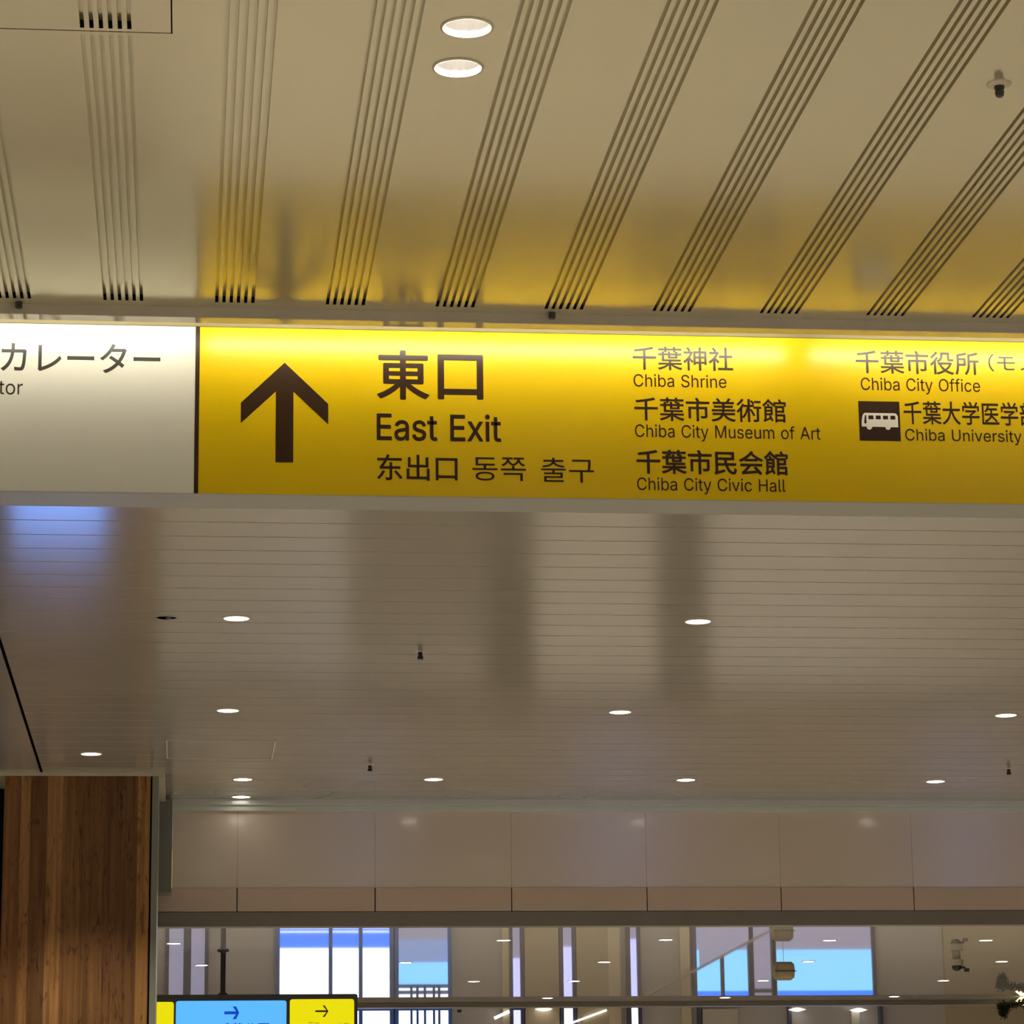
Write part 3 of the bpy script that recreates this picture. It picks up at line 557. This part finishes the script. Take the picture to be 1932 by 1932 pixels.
sq = obj('bus_pictogram', box(1.8276, 1.9430, SY - 0.0008, SY, 3.6062, 3.7185), M['ink'], sign)
obj('bus_outline', prism([(1.8345, 3.6457), (1.8347, 3.6613), (1.8378, 3.6769), (1.8412, 3.6828), (1.8450, 3.6849), (1.9290, 3.6849), (1.9335, 3.6830),
                          (1.9370, 3.6759), (1.9372, 3.6452), (1.9165, 3.6452), (1.9136, 3.6391), (1.9084, 3.6370), (1.9029, 3.6390), (1.9006, 3.6454),
                          (1.8647, 3.6456), (1.8619, 3.6396), (1.8559, 3.6369), (1.8496, 3.6394), (1.8479, 3.6459)], SY - 0.0014, SY - 0.0008), M['white_ink'], sq)
bm = prism([(1.8416, 3.6552), (1.8442, 3.6783), (1.8482, 3.6783), (1.8482, 3.6552)], SY - 0.0018, SY - 0.0014)
for a, b in ((1.8542, 1.8682), (1.8747, 1.8887), (1.8953, 1.9092), (1.9160, 1.9297)):
    add_box(bm, a, b, SY - 0.0018, SY - 0.0014, 3.6670, 3.6777)
obj('bus_windows', bm, M['ink'], sq)
for a, b in ((-1.52, -0.005), (0.038, 1.652), (1.733, 3.25)):
    lb = obj('lamp_bar', box(a - 0.01, b + 0.01, 7.634, 7.6485, EYE + 2.331, EYE + 2.353), M['cove'], sign)
    obj('lamp_face', box(a, b, 7.6487, 7.6500, EYE + 2.332, EYE + 2.352), M['tube'], lb)

# small bolts under the ceiling edge in front of the sign
for x, lab in ((0.948, 'small dark bolt head under ceiling edge above the yellow panel'), (-0.455, 'small dark bolt head under ceiling edge above the white panel')):
    bm = lathe(bmesh.new(), [(0, 0), (0.009, 0), (0.0095, 0.004), (0.0095, 0.016), (0, 0.016)], x, 7.553, CEIL - 0.016, n=16)
    tag(obj('bolt_head', bm, M['grey_dark']), lab, 'bolt', 'bolt heads along the ceiling edge')

# ------------------------------------------------------------------ end wall of the near hall
WY = 17.2
wall = empty('wall_back', (2, WY, EYE + 1.6))
struct(wall, 'taupe panelled bulkhead above the passage')
X0P = 1.8697 - 4 * 0.791
xs = [X0P + 0.791 * i for i in range(20)]
bm = bmesh.new()
for a, b in zip(xs, xs[1:]):
    if b < -0.05:
        continue
    a2 = max(a, -0.084)
    add_box(bm, a2 + 0.0006, b - 0.0006, WY, WY + 0.02, EYE + 1.8275, EYE + 2.30)
add_box(bm, -0.084, 12, WY + 0.02, WY + 0.06, EYE + 1.7, EYE + 2.30, 1)
obj('upper_panels', bm, [M['bulk'], M['dark']], wall)
bm = bmesh.new()
for a, b in zip(xs, xs[1:]):
    if b < -0.20:
        continue
    a2 = max(a, -0.23)
    add_box(bm, a2 + 0.003, b - 0.003, WY - 0.004, WY + 0.02, EYE + 1.692, EYE + 1.8265)
add_box(bm, -0.23, 12, WY + 0.02, WY + 0.06, EYE + 1.6885, EYE + 1.83, 1)
obj('lower_panels', bm, [M['bulk_low'], M['dark']], wall)
obj('lintel', box(-0.23, 12, WY - 0.006, WY + 0.10, EYE + 1.606, EYE + 1.6885), M['lintel'], wall)
bm = bmesh.new()
add_box(bm, -0.17, 12, 17.135, WY, EYE + 2.2975, EYE + 2.335)
add_box(bm, -0.088, 12, 17.165, WY, EYE + 2.2665, EYE + 2.2975)
bmesh.ops.bevel(bm, geom=list(bm.edges), offset=0.003, segments=2, affect='EDGES')
struct(obj('trim_4', bm, M['cornice'], None))
struct(obj('trim_5', box(-0.172, -0.086, 17.02, WY + 0.02, EYE + 1.783, EYE + 2.315, 0.003), M['steel']), 'grey green steel box column beside the panels')
struct(obj('dark_gap_sheet', box(-4, -0.96, 16.6, 16.8, 0, CEIL), M['dark']))  # black sheet painted as the darkness of the recess left of the pillar
struct(obj('wall_back', box(-9, -0.2, 17.25, 17.35, 0, CEIL + 0.05), M['wall']))

# wall behind the viewer with three daylit windows
struct(obj('wall_rear', box(-9, 14, -3.4, -3.2, 0, CEIL), M['wall']))
for i, (a, b) in enumerate(((1.95, 2.45), (5.0, 5.95), (9.55, 10.4))):
    t = struct(empty('window_%d' % (30 + i), ((a + b) / 2, -3.15, 0.1)))
    bm = bmesh.new()
    for q in ((a - 0.06, a, 0.05, 2.6), (b, b + 0.06, 0.05, 2.6), (a, b, 0.05, 0.10), (a, b, 2.54, 2.6)):
        add_box(bm, q[0], q[1], -3.2, -3.12, q[2], q[3])
    obj('window_frame', bm, M['frame'], t)
    obj('pane', box(a, b, -3.19, -3.17, 0.1, 2.54), M['pane_day'], t)

# ------------------------------------------------------------------ timber pillar
pillar = empty('timber_pillar', (-0.58, 16.4, 0))
tag(pillar, 'wide pillar clad in brown cedar boards at lower left', 'pillar')
PX0, PX1, PY = -0.977, -0.200, 16.10
edges = [-0.977, -0.8905, -0.835, -0.748, -0.665, -0.56, -0.44, -0.267, PX1]
tint = [0.86, 1.25, 0.72, 1.08, 0.80, 0.74, 0.70, 1.02]
bm = bmesh.new()
cl = bm.loops.layers.color.new('board')
for (a, b), t in zip(zip(edges, edges[1:]), tint):
    n0 = len(bm.faces)
    add_box(bm, a + 0.0004, b - 0.0004, PY, 16.85, 0, EYE + 2.312)
    bm.faces.ensure_lookup_table()
    for f in bm.faces[n0:]:
        for lp in f.loops:
            lp[cl] = (t, t * (1 - 0.05 * random.random()), t * (1 - 0.1 * random.random()), 1)
obj('board_cladding', bm, M['wood'], pillar)
bm = bmesh.new()
add_box(bm, -0.1985, -0.190, 16.115, 16.85, 0, EYE + 2.312, 1)
add_box(bm, -0.190, -0.157, PY - 0.005, 16.85, 0, EYE + 2.312, 0)
obj('corner_trim', bm, [M['steel'], M['dark']], pillar)
bm = bmesh.new()
add_box(bm, -1.6, -0.150, PY - 0.005, 17.0, EYE + 2.312, CEIL)
add_box(bm, -0.157, -0.125, 16.08, 17.02, EYE + 2.300, CEIL)
obj('head_trim', bm, M['trim'], pillar)

# poster screen fixed to the pillar, lighting the ceiling above it
scr = empty('poster_screen', (-0.72, 16.05, 0.9))
tag(scr, 'blue glowing poster screen on the timber pillar, below the picture', 'screen')
obj('screen_case', box(-0.98, -0.46, 16.03, 16.09, 1.85, EYE + 0.965, 0.004), M['black'], scr)
obj('screen_face', box(-0.965, -0.475, 16.027, 16.03, 1.87, EYE + 0.945), M['screen'], scr)

# ------------------------------------------------------------------ recessed lamps
def spot(x, y, z, power, parent=None, size=1.45, rad=0.012):
    l = bpy.data.lights.new('lamp_light', 'SPOT')
    l.energy = power
    l.color = (1.0, 0.90, 0.74)
    l.spot_size = size
    l.spot_blend = 1.0
    l.shadow_soft_size = rad
    o = bpy.data.objects.new('lamp_light', l)
    o.location = (x, y, z)
    C.objects.link(o)
    if parent:
        o.parent = parent
        o.matrix_parent_inverse = Matrix.Translation(-Vector(parent.location))
    return o


GN = 'round recessed downlights in the grooved ceiling'
for (x, y), lab in zip(PAIR, ('upper of two big round downlights paired in the grooved ceiling', 'lower of two big round downlights paired in the grooved ceiling')):
    t = empty('downlight', (x, y, CEIL))
    tag(t, lab, 'ceiling light', GN)
    obj('trim_ring', lathe(bmesh.new(), [(0.0545, 0.0), (0.054, -0.002), (0.0485, -0.003), (0.0475, 0.0), (0.0475, 0.004)], x, y, CEIL, n=48), M['ring'], t, True)
    bm = lathe(bmesh.new(), [(0.0475, -0.001), (0.046, 0.020), (0.042, 0.045), (0.036, 0.068), (0.030, 0.078)], x, y, CEIL, n=22)
    obj('reflector', bm, M['reflector'], t)
    obj('lamp_lens', lathe(bmesh.new(), [(0.031, 0.078), (0.0, 0.078)], x, y, CEIL, n=32), M['lamp_deep'], t)
    spot(x, y, CEIL + 0.016, SPOT_W * 0.8, t, 2.75, 0.006)

FAR = [
    (0.1847, 11.7775, 'downlight left of centre just below the yellow sign, nearest plank row'),
    (2.0548, 11.761, 'downlight in the nearest plank row, below the lettering Chiba City Civic Hall'),
    (0.1839, 14.0286, 'downlight above the rectangular access panel, second plank row'),
    (2.0578, 14.0142, 'middle downlight of the second row on the plank ceiling'),
    (3.9634, 14.0477, 'downlight at right picture edge, second row on the plank ceiling'),
    (-0.4987, 15.4178, 'lone downlight over the timber pillar, half covered'),
    (0.2987, 16.3282, 'downlight beside the access panel, upper of a close pair'),
    (0.3034, 17.0333, 'downlight touching the cornice, lower of a close pair by the pillar'),
    (1.3471, 16.3071, 'downlight in the back row, right of the dark sprinkler'),
    (2.7548, 16.2995, 'downlight in the back row, second from the right'),
    (4.1827, 16.3341, 'downlight in the back row, farthest right'),
]


def surface_lamp(name, x, y, z, rad, lab, cat, group, power, small=False):
    t = empty(name, (x, y, z))
    tag(t, lab, cat, group)
    n = 20 if small else 32
    obj('trim_ring', lathe(bmesh.new(), [(rad * 1.16, 0.0), (rad * 1.14, -0.003), (rad * 1.02, -0.004), (rad, -0.002)], x, y, z, n=n), M['ring'], t, True)
    obj('lamp_lens', lathe(bmesh.new(), [(rad * 1.01, -0.002), (rad * 0.8, -0.0035), (0.0, -0.0042)], x, y, z, n=n), M['lamp'], t, True)
    if power:
        spot(x, y, z - 0.012, power, t)
    return t


for x, y, lab in FAR:
    surface_lamp('downlight', x, y, CEIL, 0.050, lab, 'ceiling light', 'downlights on the plank ceiling', SPOT_W if y < 17 else 0)

FARHALL = [
    (-0.1055, 26.5047, 'small bright lamp beyond the passage, nearest to the pillar'),
    (0.1494, 28.8585, 'small lamp just left of the dark sign pole'),
    (2.0855, 28.6384, 'small lamp between the white windows and the grey wall'),
    (2.9700, 31.05, 'small faint lamp right of the window with white cells'),
    (2.7804, 26.287, 'first of the four lamps in the row under the lintel, from left'),
    (4.2243, 26.2816, 'second of the four lamps in the row under the lintel, from left'),
    (5.7218, 26.3829, 'third of the four lamps in the row under the lintel, above the blue window'),
    (7.1654, 26.4299, 'last of the four lamps in the row under the lintel, above the security camera'),
    (4.0035, 28.663, 'lamp beside the tall cream strip beyond the passage'),
    (6.0054, 28.6904, 'lamp over the blue window, right of the beige box'),
    (7.9508, 28.777, 'lamp right of the security camera, near the picture edge'),
    (4.0188, 31.0713, 'lamp on the lower end of the blue strip beyond the passage'),
    (6.0251, 31.1137, 'lamp left of the beige box, in front of the blue window'),
    (7.9847, 31.2255, 'lamp below and left of the security camera'),
    (4.0388, 33.5665, 'lamp just above the dark beam, left of the blue strip'),
    (6.0674, 33.6249, 'lamp just above the dark beam, at the foot of the blue window'),
    (8.0090, 33.5911, 'lamp just above the dark beam, right of the blue window'),
]
for x, y, lab in FARHALL:
    surface_lamp('small_downlight', x, y, CEIL, 0.060, lab, 'ceiling light', 'small ceiling lamps in the hall beyond', SPOT_W, True)

# lamps of the same halls beyond the edges of the picture
for i in range(-3, 6):
    for j in range(-2, 8):
        x, y = 0.1847 + 1.87 * i, 0.5 + 2.25 * j
        if -0.4 < x < 4.5 and y > 10 or (6.5 < y < 8.1):
            continue
        spot(x, y, CEIL - 0.012, SPOT_W, None, 1.45, 0.04)
for i in range(-2, 6):
    for y in (19.5, 22, 24.2):
        spot(0.0 + 2.0 * i, y, CEIL - 0.012, SPOT_W, None, 1.8, 0.04)
for i in range(-2, 7):  # unseen lamp row added to brighten the far wall
    spot(0.0 + 2.0 * i, 37.6, EYE + 2.93, SPOT_W, None, 2.4, 0.04)

# ------------------------------------------------------------------ small fittings
t = empty('sprinkler', (1.7018, 5.8369, CEIL))
tag(t, 'dark sprinkler head with pale plate in the grooved ceiling', 'sprinkler', 'sprinkler heads')
obj('cover_plate', lathe(bmesh.new(), [(0.027, 0.0), (0.026, -0.003), (0.012, -0.006), (0.0, -0.006)], 1.7018, 5.8369, CEIL, n=32), M['off_white'], t, True)
bm = lathe(bmesh.new(), [(0.0, -0.004), (0.0112, -0.004), (0.0112, -0.012), (0.0095, -0.0125), (0.0095, -0.019), (0.0105, -0.0195), (0.0085, -0.028), (0.004, -0.031), (0, -0.031)], 1.7018, 5.8369, CEIL, n=20)
obj('sprinkler_head', bm, M['grey_dark'], t)
for x, y, lab in ((0.9774, 12.4754, 'tiny dark sprinkler on the plank ceiling, middle of picture'), (0.9636, 15.7766, 'tiny dark sprinkler on the plank ceiling above the passage, left'),
                  (4.4672, 15.8348, 'tiny dark sprinkler on the plank ceiling at right picture edge')):
    t = empty('sprinkler', (x, y, CEIL))
    tag(t, lab, 'sprinkler', 'sprinkler heads')
    obj('cover_plate', lathe(bmesh.new(), [(0.022, 0.0), (0.021, -0.002), (0.0, -0.004)], x, y, CEIL, n=24), M['off_white'], t, True)
    obj('sprinkler_head', lathe(bmesh.new(), [(0, -0.003), (0.010, -0.004), (0.008, -0.020), (0.0125, -0.022), (0.0125, -0.034), (0, -0.036)], x, y, CEIL, n=16), M['black'], t)

t = empty('smoke_detector', (-0.0958, 11.779, CEIL))
tag(t, 'flat unlit round fitting beside the left downlight below the sign', 'detector')
obj('detector_base', lathe(bmesh.new(), [(0.050, 0.0), (0.049, -0.003), (0.042, -0.004), (0.041, 0.0), (0, 0.0)], -0.0958, 11.779, CEIL, n=32), M['plank'], t, True)
obj('detector_lens', lathe(bmesh.new(), [(0.012, -0.001), (0.010, -0.006), (0, -0.007)], -0.085, 11.775, CEIL, n=20), M['grey_dark'], t, True)

t = empty('access_panel', (0.16, 15.25, CEIL))
tag(t, 'rectangular access panel with thin edges in the plank ceiling', 'hatch')
obj('panel_plate', box(-0.101, 0.428, 14.962, 15.543, CEIL - 0.002, CEIL + 0.001), M['plank'], t)
bm = bmesh.new()
for a in ((-0.112, 0.440, 14.946, 14.957), (-0.112, 0.440, 15.548, 15.556), (-0.112, -0.105, 14.957, 15.548), (0.432, 0.440, 14.957, 15.548)):
    add_box(bm, *a, CEIL - 0.004, CEIL + 0.001)
obj('panel_frame', bm, M['trim'], t)

# ------------------------------------------------------------------ hall beyond the passage
bm = box(-6, 16, 34.15, 34.35, EYE + 2.272, CEIL + 0.7)
struct(obj('trim_6', bm, M['lintel']))
FY = 40.0
# unseen blocks added so dark streaks reflect in the plank ceiling
for a, b, h, m in ((1.15, 2.13, 0.78, 'taupe'), (2.14, 2.46, 0.98, 'charcoal'), (3.46, 3.72, 0.86, 'charcoal')):
    struct(obj('unseen_block', box(a, b, 20.8, 21.6, 0, EYE + h), M[m]))
struct(obj('wall_far', box(-6, 16, FY + 0.08, FY + 0.25, 0, EYE + 3.0), M['wall_pale']))
struct(obj('wall_right', box(15.9, 16.1, 17.3, 44, 0, EYE + 3.0), M['wall']))
wn = [0]


def window(x0, x1, z0, z1, panes, bars=(), rails=(), bar=0.05, frame='frame', bars_from=None):
    """a window in the far wall: frame, panes stacked by height [(z0, z1, material)], upright bars at x, rails at z"""
    wn[0] += 1
    t = empty('window_%d' % wn[0], ((x0 + x1) / 2, FY, z0 + EYE))
    struct(t)
    bm = bmesh.new()
    for a in ((x0 - 0.05, x0, z0, z1), (x1, x1 + 0.05, z0, z1), (x0 - 0.05, x1 + 0.05, z0 - 0.05, z0), (x0 - 0.05, x1 + 0.05, z1, z1 + 0.05)):
        add_box(bm, a[0], a[1], FY - 0.03, FY + 0.08, EYE + a[2], EYE + a[3])
    for b in bars:
        add_box(bm, b - bar / 2, b + bar / 2, FY - 0.02, FY + 0.08, EYE + (bars_from or z0), EYE + z1)
    for q in rails:
        add_box(bm, x0, x1, FY - 0.015, FY + 0.08, EYE + q - 0.025, EYE + q + 0.025)
    obj('window_frame', bm, M[frame], t)
    for a, b, m in panes:
        obj('pane', box(x0, x1, FY + 0.03, FY + 0.05, EYE + a, EYE + b), M[m], t)
    return t


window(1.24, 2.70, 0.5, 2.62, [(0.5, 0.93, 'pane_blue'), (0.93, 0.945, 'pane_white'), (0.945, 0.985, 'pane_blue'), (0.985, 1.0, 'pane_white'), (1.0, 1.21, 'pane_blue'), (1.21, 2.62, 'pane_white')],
       bars=(1.915, 2.315), rails=(), frame='frame_glare')
window(2.82, 3.48, 0.6, 2.62, [(0.6, 1.10, 'pane_haze'), (1.10, 1.40, 'pane_dim'), (1.40, 1.72, 'pane_sky'), (1.72, 2.62, 'pane_white')], bars=(2.99, 3.07, 3.17, 3.29, 3.36), rails=(1.72, 1.80, 2.03), bar=0.03, frame='frame_glare', bars_from=1.72)
window(-0.22, -0.03, 0.8, 1.95, [(0.8, 1.95, 'pane_haze')])
window(0.07, 0.25, 0.8, 1.95, [(0.8, 1.95, 'pane_haze')])
window(4.35, 4.45, 0.4, 2.62, [(0.4, 1.35, 'pane_haze'), (1.35, 2.62, 'pane_lavender')])
window(5.03, 5.15, 0.4, 2.64, [(0.4, 1.2, 'pane_haze'), (1.2, 2.2, 'pane_lavender'), (2.2, 2.64, 'pane_white')])
window(5.94, 6.03, 0.4, 2.64, [(0.4, 1.1, 'pane_haze'), (1.1, 2.0, 'pane_lavender'), (2.0, 2.64, 'pane_white')])
window(6.84, 7.54, 0.6, 1.90, [(0.6, 1.25, 'pane_haze'), (1.25, 1.80, 'pane_sky'), (1.80, 1.90, 'pane_blue')], bars=(7.19,), rails=())
window(7.62, 7.86, 0.6, 1.90, [(0.6, 1.25, 'pane_haze'), (1.25, 1.9, 'pane_haze')], bars=(), rails=(1.8,))
window(7.93, 9.25, 0.6, 1.90, [(0.6, 1.25, 'pane_haze'), (1.25, 1.80, 'pane_sky'), (1.80, 1.90, 'pane_blue')], bars=(), rails=())
# pale upright wall fins between the strip windows
for i, (a, b, m) in enumerate(((4.21, 4.30, 'wall_light'), (4.51, 4.97, 'wall_beige'), (5.21, 5.64, 'wall_beige'), (5.64, 5.80, 'wall_light'), (6.62, 6.75, 'wall_light'), (10.25, 11.9, 'wall_beige'))):
    struct(obj('trim_%d' % (10 + i), box(a, b, FY - 0.02, FY + 0.08, 0, EYE + 2.7), M[m]))
p0, p1 = Vector((6.02, FY - 0.12, EYE + 1.93)), Vector((8.05, FY - 0.12, EYE + 0.90))
stair = empty('stair_balustrade', (7.0, FY - 0.12, EYE + 0.5))
tag(stair, 'slanted stair rail with pale panel crossing the blue window', 'balustrade')
bm = lathe(bmesh.new(), [(0, 0), (0.018, 0), (0.018, (p1 - p0).length), (0, (p1 - p0).length)], n=12)
bmesh.ops.transform(bm, matrix=Matrix.Translation(p0) @ (p1 - p0).to_track_quat('Z', 'Y').to_matrix().to_4x4(), verts=bm.verts)
for q in (p0 + Vector((0.02, 0, 0)), p1 - Vector((0.02, 0, 0))):
    add_box(bm, q.x - 0.012, q.x + 0.012, q.y, FY + 0.08, q.z - 0.012, q.z + 0.012)
obj('handrail', bm, M['trim'], stair)
obj('side_panel', prism([(6.86, EYE + 0.4), (7.54, EYE + 0.4), (7.54, EYE + 1.145), (6.86, EYE + 1.49)], FY - 0.125, FY - 0.115), M['pane_haze'], stair)

# small things on the far wall seen under the beam
for x, z, lab in ((4.75, 2.625, 'oval wall lamp just under the beam, left of the slanted strip light'), (8.18, 2.60, 'oval wall lamp under the beam, below the right blue window'),
                  (9.02, 2.59, 'oval wall lamp under the beam on top of the pale post')):
    bm = lathe(bmesh.new(), [(0, 0.03), (0.05, 0.022), (0.12, 0.0), (0.05, -0.022), (0, -0.03)], x, FY - 0.08, EYE + z, n=20)
    t = empty('wall_lamp', (x, FY - 0.08, EYE + z))
    tag(t, lab, 'lamp', 'oval lamps on the far wall')
    obj('lamp_glass', bm, M['lamp_soft'], t, True)
    obj('bracket', box(x - 0.02, x + 0.02, FY - 0.08, FY + 0.08, EYE + z - 0.01, EYE + z + 0.01), M['trim'], t)
for a, b, rad, lab in (((4.09, 2.51), (4.29, 2.60), 0.022, 'short slanted strip light under the beam'), ((4.92, 2.37), (5.60, 2.61), 0.014, 'long slanted strip light under the beam beside the bright strip window')):
    p, q = Vector((a[0], FY - 0.05, EYE + a[1])), Vector((b[0], FY - 0.05, EYE + b[1]))
    bm = lathe(bmesh.new(), [(0, 0), (rad, 0), (rad, (q - p).length), (0, (q - p).length)], n=10)
    bmesh.ops.transform(bm, matrix=Matrix.Translation(p) @ (q - p).to_track_quat('Z', 'Y').to_matrix().to_4x4(), verts=bm.verts)
    t = empty('strip_light', p)
    tag(t, lab, 'lamp', 'slanted strip lights on the far wall')
    obj('light_tube', bm, M['lamp_soft'], t, True)
    obj('mount', box((p.x + q.x) / 2 - 0.02, (p.x + q.x) / 2 + 0.02, FY - 0.05, FY + 0.08, (p.z + q.z) / 2 - 0.02, (p.z + q.z) / 2 + 0.02), M['trim'], t)
struct(obj('trim_20', box(6.90, 7.38, FY - 0.02, FY + 0.08, EYE + 2.0, EYE + 2.62), M['white_ink']), 'pale panel under the beam')
struct(obj('trim_21', box(8.93, 9.04, FY - 0.04, FY + 0.08, EYE + 2.0, EYE + 2.58), M['white_ink']), 'pale post under the beam')
for i, x in enumerate((6.86, 8.09, 9.34)):
    struct(obj('trim_%d' % (22 + i), box(x - 0.02, x + 0.02, FY - 0.06, FY + 0.08, EYE + 2.0, EYE + 2.70), M['frame']))

# hanging sign with backlit panels beyond the passage
HY = 27.17
hs = empty('backlit_sign', (0.6, HY, EYE + 1.5))
tag(hs, 'backlit sign with blue and yellow arrow panels hanging beyond the passage', 'sign')
obj('case', prism(rounded_rect(-0.95, 1.545, EYE + 1.40, EYE + 1.932, 0.02), HY + 0.004, HY + 0.12), M['grey_dark'], hs)
PANELS = [(-0.93, -0.101, 1.868, 'lit_yellow'), (-0.082, 0.905, 1.876, 'lit_blue'), (0.936, 1.513, 1.886, 'lit_yellow')]
pan = []
for a, b, top, m in PANELS:
    pan.append(obj('lit_panel', prism(rounded_rect(a, b, EYE + 1.43, EYE + top, 0.022), HY - 0.004, HY + 0.006), M[m], hs))


def line_arrow(cx0, cx1, zc, half, th, m, parent):
    """right pointing arrow: shaft with an open head"""
    head = half * 1.05
    d = th * 0.72
    pts = [(cx0, zc - th / 2), (cx1 - th * 1.1, zc - th / 2), (cx1 - head, zc - half), (cx1 - head + th * 1.25, zc - half), (cx1, zc),
           (cx1 - head + th * 1.25, zc + half), (cx1 - head, zc + half), (cx1 - th * 1.1, zc + th / 2), (cx0, zc + th / 2)]
    return obj('arrow', prism(pts, HY - 0.006, HY - 0.004), M[m], parent)


line_arrow(0.350, 0.482, EYE + 1.7685, 0.056, 0.026, 'ink_blue', pan[1])
line_arrow(1.164, 1.282, EYE + 1.7785, 0.051, 0.016, 'ink_olive', pan[2])
lettering('lettering', '千葉公園口', 'c', 0.30, 0.862, EYE + 1.555, EYE + 1.680, HY - 0.004, M['ink_blue'], pan[1], 0.0)
lettering('lettering', '西口', 'c', 1.10, 1.20, EYE + 1.590, EYE + 1.682, HY - 0.004, M['ink_yellow_soft'], pan[2], 0.0)
lettering('lettering', '出口', 'c', 1.36, 1.465, EYE + 1.590, EYE + 1.682, HY - 0.004, M['ink_yellow_soft'], pan[2], 0.0)
bm = lathe(bmesh.new(), [(0, 2.33), (0.055, 2.33), (0.052, 2.318), (0.026, 2.310), (0.024, 2.30), (0.024, 1.955), (0.036, 1.95), (0.05, 1.932), (0, 1.932)], 0.3355, HY + 0.06, EYE, n=20)
obj('pole', bm, M['black'], hs, True)

# speaker, cameras, garland
t = empty('ceiling_speaker', (5.54, 27.5, EYE + 2.07))
tag(t, 'beige rounded loudspeaker box hanging in front of the blue window', 'loudspeaker')
bm = bmesh.new()
bmesh.ops.create_cube(bm, size=1.0)
bmesh.ops.subdivide_edges(bm, edges=list(bm.edges), cuts=3, use_grid_fill=True)
for v in bm.verts:
    x, y, z = v.co
    v.co = Vector((5.531 + x * 0.185 * (1 - 0.10 * (2 * z) ** 2), 27.55 + y * 0.16 * (1 - 0.1 * (2 * z) ** 2), EYE + 2.149 + z * 0.165))
bmesh.ops.bevel(bm, geom=[e for e in bm.edges if e.calc_face_angle(0) > 0.7], offset=0.015, segments=3, affect='EDGES')
obj('speaker_body', bm, M['beige_box'], t, True)
obj('speaker_seam', box(5.434, 5.634, 27.462, 27.48, EYE + 2.139, EYE + 2.147), M['grey_dark'], t)
obj('speaker_stem', box(5.530, 5.534, 27.548, 27.552, EYE + 2.22, CEIL), M['off_white'], t)


def dome_camera(x, y, z_top, s, lab, bracket, rod=0.0):
    t = empty('security_camera', (x, y, z_top))
    tag(t, lab, 'camera', 'dome security cameras')
    obj('mount', lathe(bmesh.new(), [(0, 0.0), (0.6 * s, 0.0), (0.6 * s, -0.55 * s), (1.0 * s, -0.65 * s), (1.0 * s, -0.80 * s), (0.92 * s, -1.5 * s), (0, -1.5 * s)], x, y, z_top, n=24), M['trim'], t)
    obj('dome', lathe(bmesh.new(), [(0.70 * s, -1.5 * s), (0.66 * s, -1.85 * s), (0.45 * s, -2.15 * s), (0, -2.28 * s)], x, y, z_top, n=24), M['black'], t, True)
    if rod:
        obj('drop_rod', box(x - 0.008, x + 0.008, y - 0.008, y + 0.008, z_top, z_top + rod), M['trim'], t)
    if bracket:
        bm = bmesh.new()
        add_box(bm, x + 0.5 * s, x + 1.2 * s, y - 0.2 * s, y + 0.2 * s, z_top - 1.9 * s, z_top - 1.6 * s)
        add_box(bm, x + 1.05 * s, x + 1.75 * s, y - 0.2 * s, y + 0.2 * s, z_top - 2.35 * s, z_top - 1.85 * s)
        obj('bracket', bm, M['grey_dark'], t)


dome_camera(7.295, 28.0, CEIL, 0.068, 'dome security camera with side bracket at right, above the beam', True)
dome_camera(3.265, 36.0, EYE + 2.43, 0.045, 'small dark dome security camera hanging below the beam', False, 0.52)

garland = empty('garland', (9.62, 33.6, EYE + 2.15))
tag(garland, 'dark green leafy garland with a warm light at right edge', 'garland')
bm = bmesh.new()
rnd = random.Random(3)
for i in range(1500):
    if rnd.random() < 0.30:                              # the drooping end
        s = rnd.random()
        c = Vector((9.245 + 0.02 * s, 33.55, EYE + 2.235 - 0.135 * s))
        spread = 0.022 - 0.010 * s
    else:                                                # the swag rising to the right
        s = rnd.random()
        c = Vector((9.24 + 1.0 * s, 33.55, EYE + 2.205 + 0.055 * min(1, s * 3.2)))
        spread = 0.018
    p = c + Vector((rnd.gauss(0, spread), rnd.gauss(0, 0.03), rnd.gauss(0, spread)))
    d = Vector((rnd.gauss(0, 1), rnd.gauss(0, 1), rnd.gauss(0, 0.8))).normalized()
    e = d.orthogonal().normalized()
    L, W = 0.035 + 0.02 * rnd.random(), 0.010
    bm.faces.new([bm.verts.new(q) for q in (p, p + d * L * 0.5 + e * W, p + d * L, p + d * L * 0.5 - e * W)])
for v in bm.verts:
    v.co.z = min(v.co.z, CEIL - 0.004)
obj('leaves', bm, M['leaf'], garland)
bm = lathe(bmesh.new(), [(0, 0.05), (0.03, 0.045), (0.055, 0.0), (0.03, -0.045), (0, -0.05)], 9.56, 33.66, EYE + 2.276, n=16)
bmesh.ops.scale(bm, vec=(2.2, 1, 1), space=Matrix.Translation((-9.56, -33.66, -EYE - 2.276)), verts=bm.verts)
obj('warm_light', bm, M['bulb'], garland, True)
